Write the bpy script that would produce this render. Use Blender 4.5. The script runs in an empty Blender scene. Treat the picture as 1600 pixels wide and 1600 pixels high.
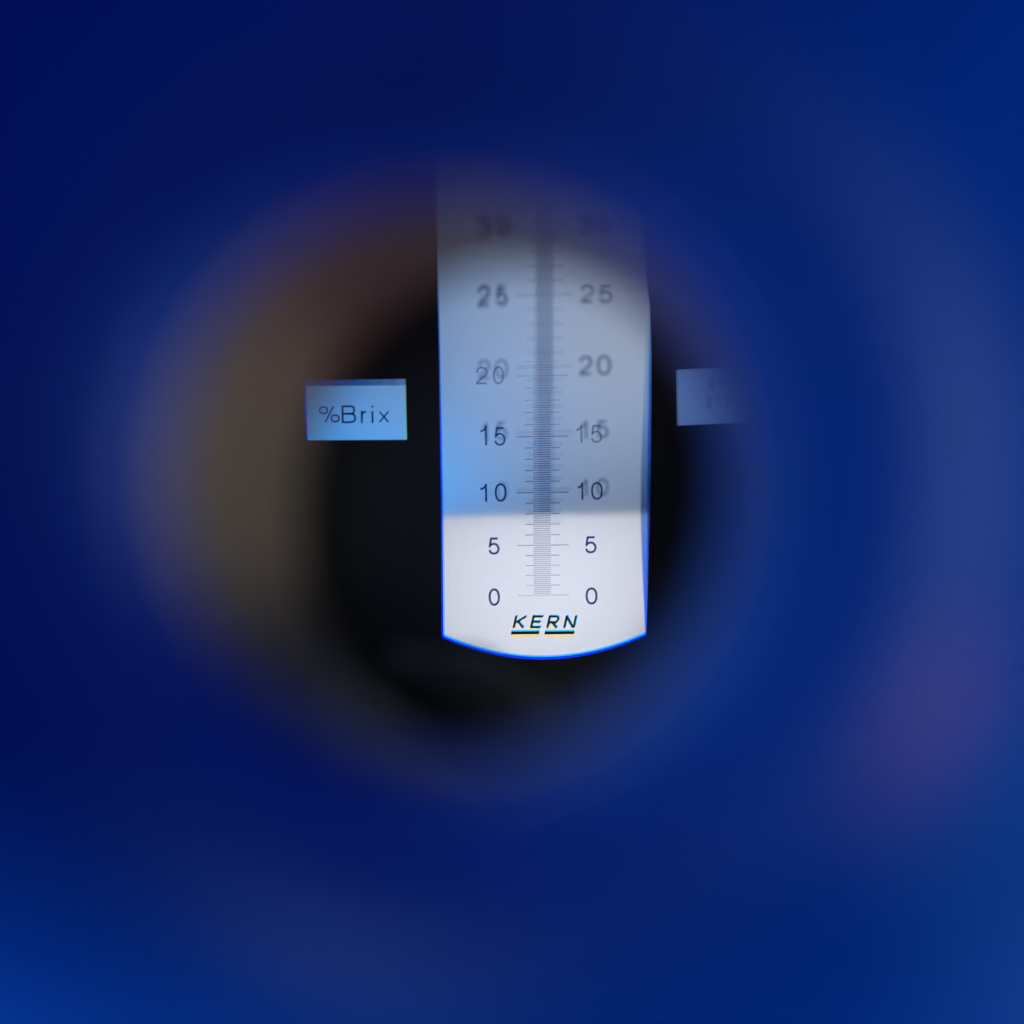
import bpy, math, random
from mathutils import Vector, Matrix

random.seed(4)
scene = bpy.context.scene
C = bpy.context.collection

# ------------------------------------------------------------------ camera
cam_d = bpy.data.cameras.new("camera")
cam = bpy.data.objects.new("camera", cam_d)
C.objects.link(cam)
cam.location = (0, 0, 0)
cam.rotation_euler = (math.radians(90), 0, 0)
cam_d.sensor_width = 36
cam_d.lens = 45
cam_d.clip_start = 0.0005
cam_d.clip_end = 50
cam_d.dof.use_dof = True
cam_d.dof.focus_distance = 0.0897
cam_d.dof.aperture_fstop = 18.0
scene.camera = cam

# ------------------------------------------------------------------ world and lamps
world = bpy.data.worlds.new("World")
scene.world = world
world.use_nodes = True
bg = world.node_tree.nodes["Background"]
bg.inputs[0].default_value = (0.40, 0.55, 0.85, 1)
bg.inputs[1].default_value = 0.21

scene.view_settings.view_transform = 'Standard'
scene.view_settings.look = 'None'
scene.view_settings.exposure = 0
scene.view_settings.gamma = 1
scene.cycles.use_denoising = True
scene.cycles.max_bounces = 8
scene.cycles.transparent_max_bounces = 40
scene.cycles.sample_clamp_indirect = 2.0
scene.cycles.caustics_reflective = False
scene.cycles.caustics_refractive = False
scene.cycles.use_adaptive_sampling = False


def area_lamp(name, loc, target, size, power, color, size_y=None):
    d = bpy.data.lights.new(name, 'AREA')
    d.energy = power
    d.color = color
    d.size = size
    if size_y:
        d.shape = 'RECTANGLE'
        d.size_y = size_y
    o = bpy.data.objects.new(name, d)
    C.objects.link(o)
    o.location = loc
    o.rotation_euler = (Vector(target) - Vector(loc)).to_track_quat('-Z', 'Y').to_euler()
    return o


# area lamps added for the bright lower corners and the sheen on the right
area_lamp("key_lamp", (0.13, -0.20, 0.45), (0, 0.02, 0), 0.22, 5.0, (0.50, 0.84, 1.0))
area_lamp("side_lamp", (-0.42, -0.36, 0.03), (0, 0.02, 0), 0.26, 1.2, (0.66, 0.95, 1.0))


def accent_spot(name, loc, target, angle_deg, power, color):
    """added narrow spot that lights one patch of ring or rubber"""
    d = bpy.data.lights.new(name, 'SPOT')
    d.energy = power
    d.color = color
    d.spot_size = math.radians(angle_deg)
    d.spot_blend = 1.0
    d.shadow_soft_size = 0.0008
    o = bpy.data.objects.new(name, d)
    C.objects.link(o)
    o.location = loc
    o.rotation_euler = (Vector(target) - Vector(loc)).to_track_quat('-Z', 'Y').to_euler()


accent_spot("olive_beam", (0.28, -0.42, 0.02), (-0.0052, 0.0258, 0.0012), 0.60, 5.4, (1.0, 0.93, 0.80))
accent_spot("warm_beam", (0.20, -0.40, -0.26), (-0.0034, 0.0278, 0.0050), 0.48, 2.4, (1.0, 0.46, 0.38))
accent_spot("lower_beam", (-0.12, -0.42, 0.30), (0.0020, 0.0285, -0.0044), 0.34, 6.0, (0.95, 1.0, 0.80))
accent_spot("lilac_beam", (-0.22, -0.42, -0.22), (0.0032, 0.0278, 0.0047), 0.24, 3.0, (1.0, 0.70, 0.80))
accent_spot("pink_beam", (-0.33, -0.33, 0.15), (0.0100, 0.0191, -0.0052), 0.30, 13.0, (1.0, 0.20, 0.07))


# ------------------------------------------------------------------ helpers
K = 0.215          # lean of the scale plane: its top is nearer the eyepiece
Y0 = 0.08807       # where the camera axis meets it
T = 0.0005         # tangent per photograph pixel


def P(px, py, h=0.0):
    """A point of the (leaning) scale plane; h is height above it towards the eyepiece."""
    tx = (px - 800) * T
    tz = -(py - 800) * T
    Y = (Y0 - h * math.sqrt(1 + K * K)) / (1 + K * tz)
    return Vector((tx * Y, Y, tz * Y))


NRM = -Vector((0, 1, K)).normalized()

ROOT_LOC = Vector((0.0, 0.055, 0.0))
root = bpy.data.objects.new("refractometer", None)
C.objects.link(root)
root.location = ROOT_LOC
root.empty_display_size = 0.01
root["label"] = "handheld refractometer with blue rubber eyecup, lit Brix scale seen inside through its eyepiece"
root["category"] = "refractometer"


def link(name, verts, faces, mat, parent=None, smooth=False, label=None):
    parent = parent or root
    off = ROOT_LOC
    me = bpy.data.meshes.new(name)
    me.from_pydata([tuple(Vector(v) - off) for v in verts], [], faces)
    me.update()
    if smooth:
        for p in me.polygons:
            p.use_smooth = True
    o = bpy.data.objects.new(name, me)
    C.objects.link(o)
    me.materials.append(mat)
    o.parent = parent
    if label:
        o["label"] = label
    return o


def loft(rings, seg=128, close=False, ridges=None):
    """rings: (cx, y, cz, r); circles facing +Y joined into one skin."""
    vs, fs = [], []
    n = len(rings)
    for i, ring in enumerate(rings):
        cx, y, cz, r = ring[:4]
        q = ring[4] / r if len(ring) > 4 else 1.0
        for s in range(seg):
            a = 2 * math.pi * s / seg
            rr = r
            if ridges and i in ridges:
                rr = r + ridges[i] * (1 if (s // 2) % 2 else 0)
            vs.append((cx + rr * math.cos(a), y, cz + rr * q * math.sin(a)))
    m = n if close else n - 1
    for i in range(m):
        j = (i + 1) % n
        for s in range(seg):
            t = (s + 1) % seg
            fs.append((i * seg + s, i * seg + t, j * seg + t, j * seg + s))
    return vs, fs


def resample(pts, k=6):
    """Catmull-Rom smoothing of a ring list."""
    out = []
    n = len(pts)
    for i in range(n - 1):
        p0, p1, p2, p3 = pts[max(i - 1, 0)], pts[i], pts[i + 1], pts[min(i + 2, n - 1)]
        for j in range(k):
            t = j / k
            out.append(tuple(0.5 * ((2 * b) + (-a + c) * t + (2 * a - 5 * b + 4 * c - d) * t * t +
                                    (-a + 3 * b - 3 * c + d) * t ** 3) for a, b, c, d in zip(p0, p1, p2, p3)))
    out.append(pts[-1])
    return out


def flat_mesh(polys):
    """Polygons in pixel units, holes by nesting -> (verts2d, faces)."""
    cu = bpy.data.curves.new("tmp", 'CURVE')
    cu.dimensions = '2D'
    cu.fill_mode = 'BOTH'
    for pts in polys:
        sp = cu.splines.new('POLY')
        sp.points.add(len(pts) - 1)
        for q, (x, y) in zip(sp.points, pts):
            q.co = (x, -y, 0, 1)
        sp.use_cyclic_u = True
    return eval_curve(cu)


def eval_curve(cu):
    o = bpy.data.objects.new("tmp", cu)
    C.objects.link(o)
    dg = bpy.context.evaluated_depsgraph_get()
    me = bpy.data.meshes.new_from_object(o.evaluated_get(dg))
    vs = [(v.co.x, -v.co.y) for v in me.vertices]
    fs = [tuple(p.vertices) for p in me.polygons]
    bpy.data.objects.remove(o)
    bpy.data.meshes.remove(me)
    return vs, fs


def plate(name, polys, h0, h1, mat, parent=None, label=None):
    """A solid plate in the scale plane between heights h0 < h1, with holes."""
    vs, fs = flat_mesh(polys)
    V = [P(x, y, h1) for x, y in vs]
    F = [f for f in fs]
    if h0 is not None:
        b = len(V)
        V += [P(x, y, h0) for x, y in vs]
        F += [tuple(b + i for i in reversed(f)) for f in fs]
        for pts in polys:
            a = len(V)
            n = len(pts)
            V += [P(x, y, h1) for x, y in pts] + [P(x, y, h0) for x, y in pts]
            F += [(a + i, a + (i + 1) % n, a + n + (i + 1) % n, a + n + i) for i in range(n)]
    return link(name, V, F, mat, parent, label=label)


def ell(cx, cy, rx, ry, n=28, p=2.25):
    out = []
    for i in range(n + 1):
        t = 2 * math.pi * i / n
        c, q = math.cos(t), math.sin(t)
        out.append((cx + rx * math.copysign(abs(c) ** (2 / p), c), cy + ry * math.copysign(abs(q) ** (2 / p), q)))
    return out


# centre lines of the grotesque lettering in a unit box, y down; True = smooth curve
GL = {
    '0': [(ell(0.5, 0.5, 0.5, 0.5), False)],
    '1': [([(0, .25), (.35, .24), (.75, .15), (1, 0)], True), ([(1, 0), (1, 1)], False)],
    '2': [([(.01, .32), (.08, .12), (.27, .01), (.5, 0), (.78, .03), (.97, .16), (1, .31), (.92, .46), (.68, .61), (.34, .76), (.1, .88), (0, 1), (0, 1), (.5, 1), (1, 1)], True)],
    '5': [([(.92, 0), (.5, 0), (.18, 0), (.18, 0), (.12, .25), (.06, .50), (.06, .50), (.22, .40), (.50, .35), (.82, .43), (1, .67), (.85, .92), (.5, 1), (.17, .94), (0, .76)], True)],
    '3': [([(0, .25), (.12, .07), (.45, 0), (.85, .08), (.93, .25), (.80, .42), (.40, .47)], True),
          ([(.40, .47), (.85, .53), (1, .73), (.85, .93), (.48, 1), (.12, .93), (0, .72)], True)],
    'B': [([(0, 1), (0, 0)], False), ([(0, 0), (.3, 0), (.65, 0), (.93, .08), (.93, .38), (.65, .47), (.3, .47), (0, .47)], True),
          ([(.3, .47), (.7, .47), (1, .58), (1, .90), (.7, 1), (.3, 1), (0, 1)], True)],
    'r': [([(0, 1), (0, 0)], False), ([(0, .45), (.15, .15), (.5, .02), (1, .02)], True)],
    'i': [([(.5, .30), (.5, 1)], False), ([(.5, 0), (.5, .10)], False)],
    'x': [([(0, 0), (1, 1)], False), ([(1, 0), (0, 1)], False)],
    '%': [(ell(.20, .24, .20, .21, 20), False), (ell(.80, .76, .20, .21, 20), False), ([(.72, 0), (.28, 1)], False)],
}


def spline(pts, k=6):
    out = []
    n = len(pts)
    for i in range(n - 1):
        if pts[i] == pts[i + 1]:
            continue
        p0 = pts[i - 1] if i > 0 else pts[i]
        p3 = pts[i + 2] if i + 2 < n else pts[i + 1]
        p1, p2 = pts[i], pts[i + 1]
        for j in range(k):
            t = j / k
            out.append(tuple(0.5 * (2 * b + (c - a) * t + (2 * a - 5 * b + 4 * c - d) * t * t + (3 * b - a - 3 * c + d) * t ** 3)
                             for a, b, c, d in zip(p0, p1, p2, p3)))
    out.append(pts[-1])
    return out


def ribbon(pts, w):
    closed = math.dist(pts[0], pts[-1]) < 1e-6
    if closed:
        pts = pts[:-1]
    n = len(pts)
    V = []
    for i, p in enumerate(pts):
        a = pts[i - 1] if (i or closed) else None
        b = pts[(i + 1) % n] if (i < n - 1 or closed) else None
        def nrm(u, v_):
            L = math.dist(u, v_) or 1
            return (-(v_[1] - u[1]) / L, (v_[0] - u[0]) / L)
        n1 = nrm(a, p) if a else nrm(p, b)
        n2 = nrm(p, b) if b else n1
        mx, my = n1[0] + n2[0], n1[1] + n2[1]
        L = math.hypot(mx, my) or 1
        mx, my = mx / L, my / L
        d = max(0.45, mx * n1[0] + my * n1[1])
        o = w / 2 / d
        V += [(p[0] + mx * o, p[1] + my * o), (p[0] - mx * o, p[1] - my * o)]
    F = [(2 * i, 2 * i + 1, (2 * i + 3) % (2 * n), (2 * i + 2) % (2 * n)) for i in range(n if closed else n - 1)]
    return V, F


def letters(items, weight=2.6, rot=-0.015):
    V, F = [], []
    for ch, x0, y0, x1, y1 in items:
        cx, cy = (x0 + x1) / 2, (y0 + y1) / 2
        hw = weight / 2
        for pts, smooth in GL[ch]:
            q = [(x0 + hw + x * (x1 - x0 - weight), y0 + hw + y * (y1 - y0 - weight)) for x, y in pts]
            if ch == 'i':
                q = [(x, y0 + (y1 - y0) * yy) for (x, _), (_, yy) in zip(q, pts)]
            elif len(pts) == 2 and pts[0][0] == pts[1][0]:
                q = [(x, y - hw if y < cy else y + hw) for x, y in q]
            if smooth:
                q = spline(q)
            vs, fs = ribbon(q, weight)
            b = len(V)
            for x, y in vs:
                dx, dy = x - cx, y - cy
                V.append((cx + dx - rot * dy, cy + dy + rot * dx))
            F += [tuple(b + i for i in f) for f in fs]
    return V, F


def print_on(name, vf, h, mat, parent, dx=0, dy=0, label=None):
    vs, fs = vf
    return link(name, [P(x + dx, y + dy, h) for x, y in vs], fs, mat, parent, label=label)


# ------------------------------------------------------------------ materials
def mat_principled(name, color, rough=0.5, spec=0.5, coat=0.0, noise=0.0, nscale=300, bump=0.0, bscale=2500, transp=0.0):
    m = bpy.data.materials.new(name)
    m.use_nodes = True
    nt = m.node_tree
    b = nt.nodes["Principled BSDF"]
    b.inputs["Base Color"].default_value = (*color, 1)
    b.inputs["Roughness"].default_value = rough
    b.inputs["Specular IOR Level"].default_value = spec
    b.inputs["Coat Weight"].default_value = coat
    tc = nt.nodes.new("ShaderNodeTexCoord")
    if noise:
        nz = nt.nodes.new("ShaderNodeTexNoise")
        nz.inputs["Scale"].default_value = nscale
        nz.inputs["Detail"].default_value = 4
        nt.links.new(tc.outputs["Object"], nz.inputs["Vector"])
        mx = nt.nodes.new("ShaderNodeMix")
        mx.data_type = 'RGBA'
        mx.inputs[6].default_value = (*[c * (1 - noise) for c in color], 1)
        mx.inputs[7].default_value = (*[min(1, c * (1 + noise)) for c in color], 1)
        nt.links.new(nz.outputs["Fac"], mx.inputs[0])
        nt.links.new(mx.outputs[2], b.inputs["Base Color"])
    if bump:
        nb = nt.nodes.new("ShaderNodeTexNoise")
        nb.inputs["Scale"].default_value = bscale
        nb.inputs["Detail"].default_value = 3
        nt.links.new(tc.outputs["Object"], nb.inputs["Vector"])
        bp = nt.nodes.new("ShaderNodeBump")
        bp.inputs["Strength"].default_value = bump
        bp.inputs["Distance"].default_value = 0.0002
        nt.links.new(nb.outputs["Fac"], bp.inputs["Height"])
        nt.links.new(bp.outputs["Normal"], b.inputs["Normal"])
    if transp:
        t = nt.nodes.new("ShaderNodeBsdfTransparent")
        mix = nt.nodes.new("ShaderNodeMixShader")
        mix.inputs[0].default_value = transp
        nt.links.new(b.outputs[0], mix.inputs[1])
        nt.links.new(t.outputs[0], mix.inputs[2])
        nt.links.new(mix.outputs[0], nt.nodes["Material Output"].inputs[0])
    return m


def mat_film(name, color, gloss=0.0):
    m = bpy.data.materials.new(name)
    m.use_nodes = True
    nt = m.node_tree
    nt.nodes.remove(nt.nodes["Principled BSDF"])
    t = nt.nodes.new("ShaderNodeBsdfTransparent")
    t.inputs[0].default_value = (*color, 1)
    out = nt.nodes["Material Output"]
    if gloss:
        g = nt.nodes.new("ShaderNodeBsdfGlossy")
        g.inputs["Roughness"].default_value = 0.25
        mix = nt.nodes.new("ShaderNodeMixShader")
        mix.inputs[0].default_value = gloss
        nt.links.new(t.outputs[0], mix.inputs[1])
        nt.links.new(g.outputs[0], mix.inputs[2])
        nt.links.new(mix.outputs[0], out.inputs[0])
    else:
        nt.links.new(t.outputs[0], out.inputs[0])
    return m


def mat_translucent(name, color):
    m = bpy.data.materials.new(name)
    m.use_nodes = True
    nt = m.node_tree
    nt.nodes.remove(nt.nodes["Principled BSDF"])
    t = nt.nodes.new("ShaderNodeBsdfTranslucent")
    tc = nt.nodes.new("ShaderNodeTexCoord")
    nz = nt.nodes.new("ShaderNodeTexNoise")
    nz.inputs["Scale"].default_value = 13000
    nz.inputs["Detail"].default_value = 2
    nt.links.new(tc.outputs["Object"], nz.inputs["Vector"])
    mx = nt.nodes.new("ShaderNodeMix")
    mx.data_type = 'RGBA'
    mx.inputs[6].default_value = (*[c * 0.80 for c in color], 1)
    mx.inputs[7].default_value = (*color, 1)
    nt.links.new(nz.outputs["Fac"], mx.inputs[0])
    nt.links.new(mx.outputs[2], t.inputs[0])
    nt.links.new(t.outputs[0], nt.nodes["Material Output"].inputs[0])
    return m


M_rubber = mat_principled("blue_rubber", (0.0003, 0.072, 0.43), rough=0.38, spec=0.30, noise=0.12, nscale=250, bump=0.25)
M_ring = mat_principled("smoked_ring", (0.25, 0.215, 0.18), rough=0.5, spec=0.4, noise=0.35, nscale=160, transp=0.33)
M_black = mat_principled("matt_black", (0.030, 0.033, 0.040), rough=0.6, spec=0.3, noise=0.2)
M_tube = mat_principled("satin_black_tube", (0.010, 0.011, 0.013), rough=0.35, spec=0.5, noise=0.2)
M_glow_arc = mat_principled("glow_arc_grey", (0.40, 0.42, 0.48), rough=0.5)
M_body = mat_principled("black_body", (0.02, 0.02, 0.022), rough=0.4, noise=0.2, bump=0.2)
M_white = mat_principled("grey_lining", (0.35, 0.35, 0.36), rough=0.7)
M_opal = mat_translucent("opal_glass", (0.90, 0.90, 0.90))
M_lens = mat_film("coated_glass", (0.98, 0.985, 1.0), gloss=0.035)
M_ink = mat_film("black_ink", (0.025, 0.035, 0.10))
M_ink_mid = mat_film("thin_ink", (0.10, 0.12, 0.20))
M_fine_light = mat_film("fine_ink_light", (0.56, 0.57, 0.60))
M_fine_mid = mat_film("fine_ink_mid", (0.42, 0.43, 0.48))
M_fine_dark = mat_film("fine_ink_dark", (0.22, 0.25, 0.33))
M_tick_soft = mat_film('soft_tick_ink', (0.70, 0.71, 0.76))
M_tick = mat_film("tick_ink", (0.47, 0.47, 0.52))
M_ink_grey = mat_film("grey_ink", (0.33, 0.35, 0.42))
M_ghost = mat_film("ghost_ink", (0.42, 0.44, 0.50))
M_ghost_light = mat_film("faint_ghost_ink", (0.72, 0.73, 0.77))
M_blue_film = mat_film("blue_edge_film", (0.0, 0.02, 0.75))
M_cyan_film = mat_film("cyan_edge_film", (0.02, 0.50, 1.0))
M_pale_blue = mat_film("pale_blue_film", (0.45, 0.68, 0.92))
M_deep_blue = mat_film("deep_blue_film", (0.08, 0.16, 0.40))
M_yellow = mat_film("yellow_fringe_film", (1.0, 0.74, 0.35))
M_warm = mat_film("warm_fringe_film", (1.0, 0.88, 0.76))
M_cool = mat_film("cool_fringe_film", (0.62, 0.85, 1.0))

# ------------------------------------------------------------------ eyecup, ring and tube
def ctr(px, py, y):
    return ((px - 800) * T * y, y, -(py - 800) * T * y)


def ring_px(px, py, rpx, y):
    x, yy, z = ctr(px, py, y)
    return (x, yy, z, rpx * T * y)


E_in = ring_px(700, 745, 442, 0.0220)
mid = ctr(760, 720, 0.0195)
inner = [
    ring_px(700, 745, 444, 0.0226),
    E_in,
    (E_in[0], 0.0216, E_in[2], E_in[3] + 0.00015),
    (E_in[0], 0.0214, E_in[2], E_in[3] + 0.0006),
    (mid[0], 0.0213, mid[2], 0.0066),
    (mid[0], 0.02105, mid[2], 0.0075),
    (mid[0], 0.0204, mid[2], 0.0085),
    (mid[0], 0.0192, mid[2], 0.0094),
    (mid[0], 0.0175, mid[2], 0.0101),
    (0.0, 0.0140, 0.0, 0.0114),
    (0.0, 0.0090, 0.0, 0.0126),
    (0.0, 0.0060, 0.0, 0.0136),
]
outer = [
    (0.0, 0.0053, 0.0, 0.0142),
    (0.0, 0.0060, 0.0, 0.0149),
    (0.0, 0.0100, 0.0, 0.0146),
    (0.0, 0.0180, 0.0, 0.0140),
    (0.0, 0.0240, 0.0, 0.0150),
    (0.0, 0.0300, 0.0, 0.0152),
    (0.0, 0.0302, 0.0, 0.0122),
]
rings = resample(inner + outer[:-1], 6) + [outer[-1], (0, 0.0236, 0, 0.0120),
                                          (E_in[0], 0.0228, E_in[2], E_in[3] + 0.0006)]
v, f = loft(rings, 160, close=True)
link("rubber_eyecup", v, f, M_rubber, smooth=True)

H = ring_px(805, 803, 335, 0.0300)
HX, HZ = H[3], 386 * T * 0.0300


def oval(y, f, grow=0.0):
    """ring between the round eyecup hole (f = 0) and the oval inner edge (f = 1)"""
    return (E_in[0] * (1 - f) + H[0] * f, y, E_in[2] * (1 - f) + H[2] * f,
            (E_in[3] + 0.0001) * (1 - f) + (HX + grow) * f, (E_in[3] + 0.0001) * (1 - f) + (HZ + grow) * f)


ringpts = [oval(0.0231, 0.0), oval(0.0262, 0.42), oval(0.0285, 0.80), oval(0.0297, 0.97), oval(0.0300, 1.0),
           oval(0.0303, 1.0, 0.0003)]
back = [(H[0], 0.0303, H[2], 0.0110, 0.0110), (0, 0.0240, 0, 0.0112, 0.0112), (0, 0.0238, 0, 0.0075, 0.0075)]
v, f = loft(resample(ringpts, 5) + back, 128, close=True)
link("eyepiece_ring", v, f, M_ring, smooth=True)

# eye lens: a shallow biconvex glass just behind the ring
def lens(name, cx, cz, y, r, bulge):
    R = []
    for k in range(9):
        t = k / 8
        R.append((cx, y - bulge * (1 - (1 - t) ** 2) * 0 - bulge * (1 - t * t), cz, max(r * t, 1e-5)))
    for k in range(8, -1, -1):
        t = k / 8
        R.append((cx, y + 0.0004 + bulge * (1 - t * t), cz, max(r * t, 1e-5)))
    return loft(R, 64)


v, f = lens("eye_lens", H[0], H[2], 0.0325, 0.0095, 0.0009)
link("eye_lens", v, f, M_lens, smooth=True)

# barrel: hollow black tube from the ring to the light chamber
v, f = loft([(0, 0.0304, 0, 0.0118), (0, 0.0304, 0, 0.0145), (0, 0.034, 0, 0.0165), (0, 0.0990, 0, 0.0275),
             (0, 0.0990, 0, 0.0262), (0, 0.0340, 0, 0.0150), (0, 0.0320, 0, 0.0118)], 128, close=True)
link("barrel", v, f, M_tube, smooth=False)
# ribbed focusing ring round the outside
v, f = loft([(0, 0.036, 0, 0.0176), (0, 0.0365, 0, 0.0186), (0, 0.0470, 0, 0.0200), (0, 0.0475, 0, 0.0196),
             (0, 0.0475, 0, 0.0191), (0, 0.036, 0, 0.01705)], 160, close=True, ridges={1: 0.0006, 2: 0.0006})
link("focus_ring", v, f, M_body)
# pale arc added low in the tube, shaped as the lens's reflected glow
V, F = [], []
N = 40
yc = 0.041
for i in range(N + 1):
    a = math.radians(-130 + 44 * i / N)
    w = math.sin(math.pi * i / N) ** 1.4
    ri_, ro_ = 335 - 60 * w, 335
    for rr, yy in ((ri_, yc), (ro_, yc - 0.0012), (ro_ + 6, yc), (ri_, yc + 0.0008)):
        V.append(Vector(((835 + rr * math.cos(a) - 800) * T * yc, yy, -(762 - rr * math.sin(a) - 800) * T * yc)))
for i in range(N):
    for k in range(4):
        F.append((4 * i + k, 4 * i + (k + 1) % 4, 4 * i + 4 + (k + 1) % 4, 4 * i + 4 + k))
link("glow_arc", V, F, M_glow_arc, smooth=True)

# ------------------------------------------------------------------ the mask, the scale and the windows
def circle_px(cx, cy, r, n=96):
    return [(cx + r * math.cos(2 * math.pi * i / n), cy + r * math.sin(2 * math.pi * i / n)) for i in range(n)]


def arc_bottom(x0, y0, x1, y1, sag, n=24):
    pts = []
    for i in range(n + 1):
        t = i / n
        pts.append((x0 + (x1 - x0) * t, y0 + (y1 - y0) * t + sag * 4 * t * (1 - t)))
    return pts


bottom = arc_bottom(690, 996, 1010, 993, 36)
slot = [(681, 205), (683, 370), (686, 560), (689, 800)] + bottom + [
    (1014, 860), (1017, 720), (1018, 560), (1015, 480), (1008, 420), (1005, 380), (1005, 205)]
win_l = [(474, 604), (474, 594), (634, 592), (636, 687), (479, 688)]
win_r = [(1056, 578), (1300, 566), (1300, 655), (1058, 665)]

plate("mask_plate", [circle_px(840, 760, 590), slot, win_l, win_r], -0.0003, 0.0, M_black)


def grow(poly, d):
    cx = sum(p[0] for p in poly) / len(poly)
    cy = sum(p[1] for p in poly) / len(poly)
    return [(x + (d if x > cx else -d), y + (d if y > cy else -d)) for x, y in poly]


glass = plate("scale_glass", [grow(slot, 8)], -0.0008, -0.0005, M_opal)
wl = plate("unit_window", [grow(win_l, 6)], -0.0008, -0.0005, M_opal, label="left lit window reading %Brix")
wr = plate("unit_window", [grow(win_r, 6)], -0.0008, -0.0005, M_opal, label="dim right lit window partly hidden by the eyecup")

HP = -0.00042   # print height, just proud of the opal glass


def yv(v):      # sharp scale, printed value -> pixel row
    tab = [(0, 930), (5, 852), (10, 769.5), (15, 682), (20, 587), (25, 476), (30, 355), (32, 300)]
    for (a, ya), (b, yb) in zip(tab, tab[1:]):
        if v <= b:
            t = (v - a) / (b - a)
            q = 0.06 * t * (1 - t) * (ya - yb) * 0.2
            return ya + (yb - ya) * t + q
    return 300


def yg(v):      # soft double image made by the lens, drawn on the layer in front
    tab = [(0, 929), (5, 850), (10, 764.5), (15, 675), (20, 573), (25, 461), (30, 354), (32, 306)]
    for (a, ya), (b, yb) in zip(tab, tab[1:]):
        if v <= b:
            return ya + (yb - ya) * (v - a) / (b - a)
    return 306


def tick(x0, x1, y, th, h, mat, parent, name="tick_mark"):
    s = -0.0155
    def q(x, dy):
        return P(x, y + (x - 848) * s + dy, h)
    return link(name, [q(x0, -th / 2), q(x1, -th / 2), q(x1, th / 2), q(x0, th / 2)], [(0, 1, 2, 3)], mat, parent)


def drift(y):
    return (930 - y) * -0.004


# sharp graduation, drawn paler upwards
FILM = {}


def film(c_):
    key = tuple(round(x, 2) for x in c_)
    if key not in FILM:
        FILM[key] = mat_film("ink", key)
    return FILM[key]


def faded(c_, t):
    t = max(0.0, min(1.0, t))
    return film(tuple(x + (0.97 - x) * t for x in c_))


for i in range(0, 23 * 5):
    v_ = i / 5
    y = yv(v_)
    d = drift(y)
    ft = (v_ - 14) / 9
    if i % 25 == 0:
        tick(808 + d, 889 + d, y, 2.0, HP, faded((0.62, 0.6, 0.68) if i == 0 else (0.42, 0.43, 0.48), ft * 0.7), glass)
    elif i % 5 == 0:
        tick(821 + d, 875 + d, y, 1.9, HP, faded((0.50, 0.50, 0.55) if v_ < 3.5 else (0.42, 0.43, 0.48), ft), glass)
    else:
        th_, c_ = (2.1, (0.56, 0.57, 0.60)) if v_ < 4 else (1.75, (0.42, 0.43, 0.48)) if v_ < 7.2 else (1.5, (0.22, 0.25, 0.33))
        tick(834 + d, 861 + d, y, th_, HP, faded(c_, ft), glass, "fine_tick")

# layer added to carry the lens's soft double image of the scale
cover = plate("ghost_plate", [[(672, 205), (672, 1060), (1026, 1060), (1026, 205)]], None, 0.0082, M_lens)
HG = 0.0083


def gm(v):
    return M_tick_soft


for v_ in range(7, 32):
    y = yg(v_)
    if v_ % 5 == 0:
        tick(806, 894, y, 2.8, HG, gm(v_), cover, "soft_tick")
    else:
        tick(824, 879, y, 2.6, HG, gm(v_), cover, "soft_tick")
tb = []
for i in range(13 * 5, 31 * 5):
    y = yg(i / 5)
    tick(836, 864, y, 2.2, HG, faded((0.48, 0.50, 0.56), (21 * 5 - i) / 40), cover, "fine_tick")
link("scale_band", [P(836, 205, HG + 0.00002), P(864, 205, HG + 0.00002), P(866, 800, HG + 0.00002), P(842, 800, HG + 0.00002)],
     [(0, 1, 2, 3)], mat_film("band_tint", (0.80, 0.81, 0.86)), cover)


def numeral(items, mat, h, parent, bold=0.0, fringe=False):
    bold = 3.9 + bold * 60
    vf = letters(items, bold)
    if fringe:
        print_on("cool_fringe", vf, h - 0.00002, M_cool, parent, 0.9, -0.9)
        print_on("warm_fringe", vf, h - 0.00004, M_warm, parent, -0.9, 1.2)
    return print_on("numeral", vf, h, mat, parent)


TH = -0.012
# sharp print
numeral([("0", 763.5, 919.5, 781, 946.5)], M_ink, HP, glass, TH, True)
numeral([("0", 915, 918, 933.5, 944.5)], M_ink, HP, glass, TH, True)
numeral([("5", 763, 840, 780.5, 866.5)], M_ink, HP, glass, TH, True)
numeral([("5", 914, 838, 932, 864.5)], M_ink, HP, glass, TH, True)
numeral([("1", 749, 756, 761, 784), ("0", 773, 755, 791.5, 784)], M_ink, HP, glass, TH, False)
numeral([("1", 901, 754, 911.5, 781), ("0", 923.5, 753, 942, 781)], M_ink_mid, HP, glass, TH)
numeral([("1", 749, 665, 761, 696), ("5", 772, 667, 790, 696.5)], M_ink_mid, HP, glass, TH)
numeral([("1", 899, 664, 910, 692), ("5", 923, 664, 941, 692)], M_ghost, HP, glass, TH)
numeral([("2", 743.5, 573, 762, 600.5), ("0", 770, 572, 787.5, 600.5)], M_ghost, HP, glass, TH)
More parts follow.
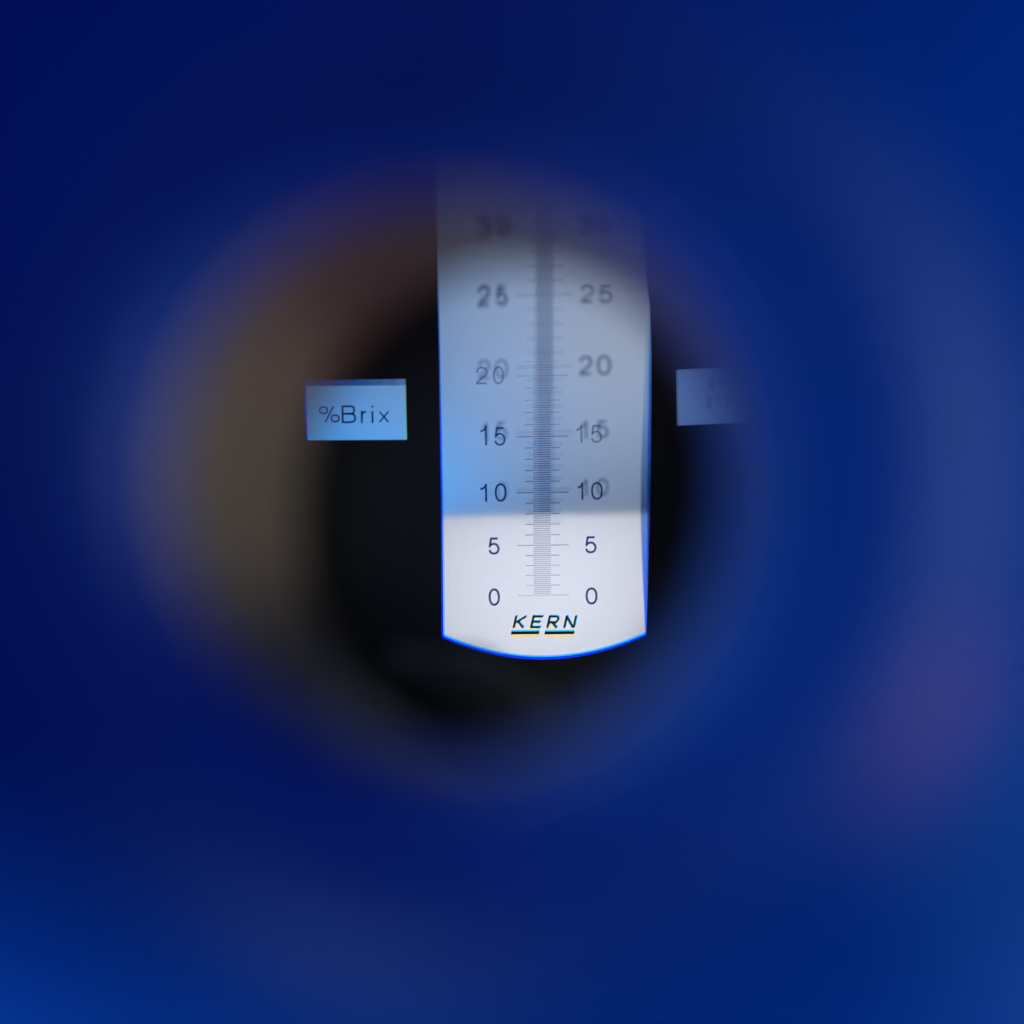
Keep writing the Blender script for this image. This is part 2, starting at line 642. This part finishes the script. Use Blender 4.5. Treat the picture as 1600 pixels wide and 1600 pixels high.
# soft lens image of the numerals, on the added layer
numeral([("1", 752, 660, 762, 689), ("5", 775, 659, 793, 688)], M_ghost, HG, cover, 0.0)
numeral([("0", 776, 752, 794, 780)], M_ghost_light, HG, cover, 0.0)
numeral([("1", 908, 748, 918, 775), ("0", 932, 747, 951, 775)], M_ghost, HG, cover, 0.0)
numeral([("1", 906, 657, 918, 685), ("5", 932, 656, 951, 685)], M_ghost, HG, cover, 0.015)
numeral([("2", 747, 562, 766, 592), ("0", 773, 561, 794, 591)], M_ghost, HG, cover, 0.0)
numeral([("2", 904.5, 555, 926, 587), ("0", 932, 554, 955.5, 587)], M_ghost, HG, cover, 0.03)
numeral([("2", 746, 447, 766, 480), ("5", 774, 448, 794, 479)], M_ghost, HG, cover, 0.03)
numeral([("2", 748, 444, 767, 474), ("5", 775, 443, 792, 474)], M_ghost_light, HG + 0.00003, cover, 0.02)
numeral([("2", 907, 446, 927, 474), ("5", 935, 447, 956, 475)], M_ghost, HG, cover, 0.01)
numeral([("3", 746, 338, 768, 370), ("0", 775, 338, 797, 370)], M_ink, HG, cover, 0.04)
numeral([("3", 902, 338, 923, 370), ("0", 928, 338, 950, 370)], M_ink, HG, cover, 0.04)



# maker's lettering: four slanted strokes-built letters over two bars
def stroke(a, b, w):
    ax, ay = a; bx, by = b
    L = math.hypot(bx - ax, by - ay)
    nx, ny = -(by - ay) / L * w / 2, (bx - ax) / L * w / 2
    return [(ax + nx, ay + ny), (bx + nx, by + ny), (bx - nx, by - ny), (ax - nx, ay - ny)]


def slant(x, y):   # x measured at the letter's foot (y = 981)
    return (x + (981 - y) * 0.22, y)


def letter_mesh(strokes, w):
    V, F = [], []
    for a, b in strokes:
        q = stroke(slant(*a), slant(*b), w)
        k = len(V)
        V += q
        F.append((k, k + 1, k + 2, k + 3))
    return V, F


T0, M0, B0 = 963.3, 971.5, 980.0
logo = {
    'K': [((802.5, 981), (802.5, 962)), ((804.5, 972.5), (818.0, 963)), ((806.5, 970.5), (817.5, 981))],
    'E': [((829.5, 981), (829.5, 962)), ((829, T0), (844.5, T0)), ((829, M0), (842, M0)), ((829, B0), (844, B0))],
    'R': [((855, 981), (855, 962)), ((855, T0), (867, T0)), ((866.5, 963), (869, 966)), ((869, 965.4), (868.8, 970)),
          ((869, 969), (866, 973)), ((855, 972.6), (867, 972.6)), ((861.5, 973), (869.5, 981))],
    'N': [((881.5, 981), (881.5, 962)), ((881.5, 963), (894.5, 980)), ((896, 981), (896, 962))],
}
for ch, st in logo.items():
    vf = letter_mesh(st, 3.1)
    # overlapping strokes of one letter: stagger so no two faces share a plane
    def put(name, mat, h, dx, dy):
        V, F = [], []
        for k in range(len(vf[1])):
            for i in vf[1][k]:
                x, y = vf[0][i]
                V.append(P(x + dx, y + dy, h))
            F.append((4 * k, 4 * k + 1, 4 * k + 2, 4 * k + 3))
        return V, F
    for nm, mt, hh, dx, dy in (("yellow_fringe", M_yellow, HP - 0.00006, -1.0, 2.0), ("cyan_fringe", M_cyan_film, HP - 0.00004, 1.3, -1.2),
                               ("logo_letter", mat_principled("logo_ink", (0.003, 0.005, 0.08), 0.6) if 'logo_ink' not in bpy.data.materials else bpy.data.materials['logo_ink'], HP, 0, 0)):
        V, F = [], []
        for k, fc in enumerate(vf[1]):
            for i in fc:
                x, y = vf[0][i]
                V.append(P(x + dx, y + dy, hh + 0.000001 * k))
            F.append((4 * k, 4 * k + 1, 4 * k + 2, 4 * k + 3))
        link(nm, V, F, mt, glass)
for x0, x1 in ((798.0, 842.0), (850.5, 896.5)):
    for nm, mt, hh, ya, yb in (("yellow_fringe", M_yellow, HP - 0.00006, 988, 995.5),
                               ("cyan_fringe", M_cyan_film, HP - 0.00004, 984.6, 989),
                               ("logo_bar", bpy.data.materials['logo_ink'], HP, 986.8, 991.3)):
        link(nm, [P(x0 + 1.2, ya, hh), P(x1 + 1.2, ya - 0.5, hh), P(x1, yb - 0.5, hh), P(x0, yb, hh)], [(0, 1, 2, 3)], mt, glass)

# colour fringes of the lens, drawn as tinted films along the edges
def strip(name, line_a, line_b, h, mat, parent):
    V = [P(x, y, h) for x, y in line_a] + [P(x, y, h) for x, y in line_b]
    k = len(line_a)
    return link(name, V, [(i, i + 1, k + i + 1, k + i) for i in range(k - 1)], mat, parent)


HE = HP + 0.00008
def mixc(a, b, t):
    return tuple(x * (1 - t) + y * t for x, y in zip(a, b))


def edge_strip(rows, cols, h):
    """rows: (y, x_inner, x_outer); cols: film colour per row; short pieces, smoothly graded"""
    for (y0, a0, b0), (y1, a1, b1), c0, c1 in zip(rows, rows[1:], cols, cols[1:]):
        k = 6
        for j in range(k):
            t0, t1 = j / k, (j + 1) / k
            c_ = mixc(c0, c1, (t0 + t1) / 2)
            f_ = lambda u, v_, t: u + (v_ - u) * t
            link("edge_fringe", [P(f_(a0, a1, t0), f_(y0, y1, t0), h), P(f_(b0, b1, t0), f_(y0, y1, t0), h),
                                P(f_(b0, b1, t1), f_(y0, y1, t1), h), P(f_(a0, a1, t1), f_(y0, y1, t1), h)],
                 [(0, 1, 2, 3)], mat_film("edge_film", c_), glass)


edge_strip([(420, 681, 686), (560, 682, 688), (800, 684, 691.5), (998, 684, 693)],
           [(0.7, 0.8, 1.0), (0.10, 0.25, 0.9), (0, 0.03, 0.75), (0, 0.02, 0.75)], HE)
edge_strip([(600, 688.4, 690), (800, 691.6, 694), (997, 693, 695.5)],
           [(0.8, 0.9, 1.0), (0.35, 0.62, 1.0), (0.25, 0.60, 1.0)], HE)
ba = arc_bottom(688, 992, 1012, 989, 36)
bc = arc_bottom(690, 989.5, 1010, 986.5, 36)
bb = arc_bottom(684, 1002, 1016, 999, 36)
strip("edge_fringe", bc, ba, HE + 0.00002, M_cyan_film, glass)
strip("edge_fringe", ba, bb, HE + 0.00004, M_blue_film, glass)
edge_strip([(470, 1012, 1022), (560, 1008, 1022), (640, 1005, 1022), (720, 1002, 1022), (800, 1001, 1022), (870, 1003, 1022), (990, 1008, 1022)],
           [(0.90, 0.95, 1.0), (0.62, 0.80, 0.97), (0.50, 0.72, 0.95), (0.30, 0.50, 0.75), (0.12, 0.22, 0.42), (0.05, 0.12, 0.40), (0.02, 0.08, 0.6)], 0.0050)
edge_strip([(500, 1014, 1022), (560, 1014, 1022), (760, 1011, 1022), (990, 1012, 1022)],
           [(0.6, 0.75, 0.95), (0.15, 0.35, 0.75), (0.10, 0.25, 0.65), (0.0, 0.03, 0.4)], 0.0048)

# the %Brix window
HW = HP
pct = letters([("%", 498.5, 634, 531, 661)], 2.5, rot=-0.01)
print_on("window_letter", pct, HW, M_ink, wl)
for ch, x0, y0, x1, y1 in (("B", 534, 633.5, 555.5, 661), ("r", 564, 642, 573.5, 661), ("i", 580, 634, 584, 661), ("x", 592, 642, 608, 660.5)):
    vf = letters([(ch, x0, y0, x1, y1)], 2.9 if ch != 'x' else 2.3, rot=-0.01)
    print_on("warm_fringe", vf, HW - 0.00003, M_warm, wl, -1.6, 0.3)
    print_on("window_letter", vf, HW, M_ink, wl)
strip("window_fringe", [(473, 590), (478, 692)], [(478.5, 590), (481, 692)], HE, M_blue_film, wl)  # lens colour fringes down the window's sides, drawn as tinted films
strip("window_fringe", [(632, 588), (633.5, 690)], [(636, 588), (638, 690)], HE, M_yellow, wl)
for k in range(8):  # darker strip along the top, paler to the right
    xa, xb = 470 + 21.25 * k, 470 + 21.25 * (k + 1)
    link("window_dimming", [P(xa, 588, HE + 0.0001), P(xb, 588, HE + 0.0001), P(xb, 603.4 - 0.2 * k, HE + 0.0001), P(xa, 603.6 - 0.2 * k, HE + 0.0001)],
         [(0, 1, 2, 3)], mat_film("dim_film", mixc((0.02, 0.06, 0.22), (0.42, 0.42, 0.46), (k / 7) ** 1.8)), wl)

strip("window_fringe", [(1054, 574), (1056, 670)], [(1059, 574), (1061, 670)], HE, M_yellow, wr)
for yy, xs in ((600, (1104, 1118, 1131, 1144, 1158)), (628, (1100, 1114, 1128, 1143))):
    for k, x in enumerate(xs):
        vf = letters([("0" if k % 2 else "2", x, yy - 8, x + 10, yy + 9)], 3.4, rot=-0.05)
        print_on("blurred_print", vf, 0.0120, M_ghost_light if k % 3 else M_ghost, wr, 0, -3 * (k % 2))

link("window_dimming", [P(1050, 560, HE + 0.0001), P(1300, 560, HE + 0.0001), P(1300, 672, HE + 0.0001), P(1050, 672, HE + 0.0001)], [(0, 1, 2, 3)],
     mat_film("blue_dim_film", (0.27, 0.40, 0.72)), wr)  # tinted film added to dim the window, as light falls off here

# ------------------------------------------------------------------ light chamber and lamps, added to backlight the plate
def box_between(px0, py0, px1, py1, h0, h1):
    c = [P(px0, py0, h0), P(px1, py0, h0), P(px1, py1, h0), P(px0, py1, h0),
         P(px0, py0, h1), P(px1, py0, h1), P(px1, py1, h1), P(px0, py1, h1)]
    return c


c = box_between(420, 190, 1330, 1120, -0.0010, -0.0200)
link("light_chamber", c, [(4, 5, 6, 7), (0, 1, 5, 4), (1, 2, 6, 5), (2, 3, 7, 6), (3, 0, 4, 7)], M_white)
dv = [P(420, 811.5, -0.00083), P(1330, 793, -0.00083), P(1330, 791.6, -0.00083), P(420, 810.1, -0.00083)]  # shelf added to split white light below from blue above
dw = [q - NRM * 0.0186 for q in dv]
link("chamber_divider", dv + dw, [(0, 1, 2, 3), (0, 1, 5, 4), (3, 2, 6, 7), (0, 3, 7, 4), (1, 2, 6, 5), (4, 5, 6, 7)], M_white)
v, f = loft([(0, 0.0985, 0, 0.0276), (0, 0.0985, 0, 0.0300), (0, 0.1180, 0, 0.0300), (0, 0.1240, 0, 0.0240), (0, 0.1242, 0, 0.0001)], 96)
link("end_housing", v, f, M_body)


def chamber_lamp(name, px, py, depth, size, power, color, size_y=None):
    o = area_lamp(name, P(px, py, -depth), P(px, py, 0), size, power, color, size_y)
    return o


chamber_lamp("lower_field_lamp", 850, 900, 0.013, 0.018, 0.0104, (0.88, 0.91, 1.0), 0.008)
chamber_lamp("upper_field_lamp", 950, 510, 0.013, 0.024, 0.0021, (0.72, 0.82, 1.0), 0.018)
chamber_lamp("blue_field_lamp", 615, 735, 0.008, 0.010, 0.0080, (0.0, 0.36, 1.0), 0.003)  # added for the blue glow that fades out from the left
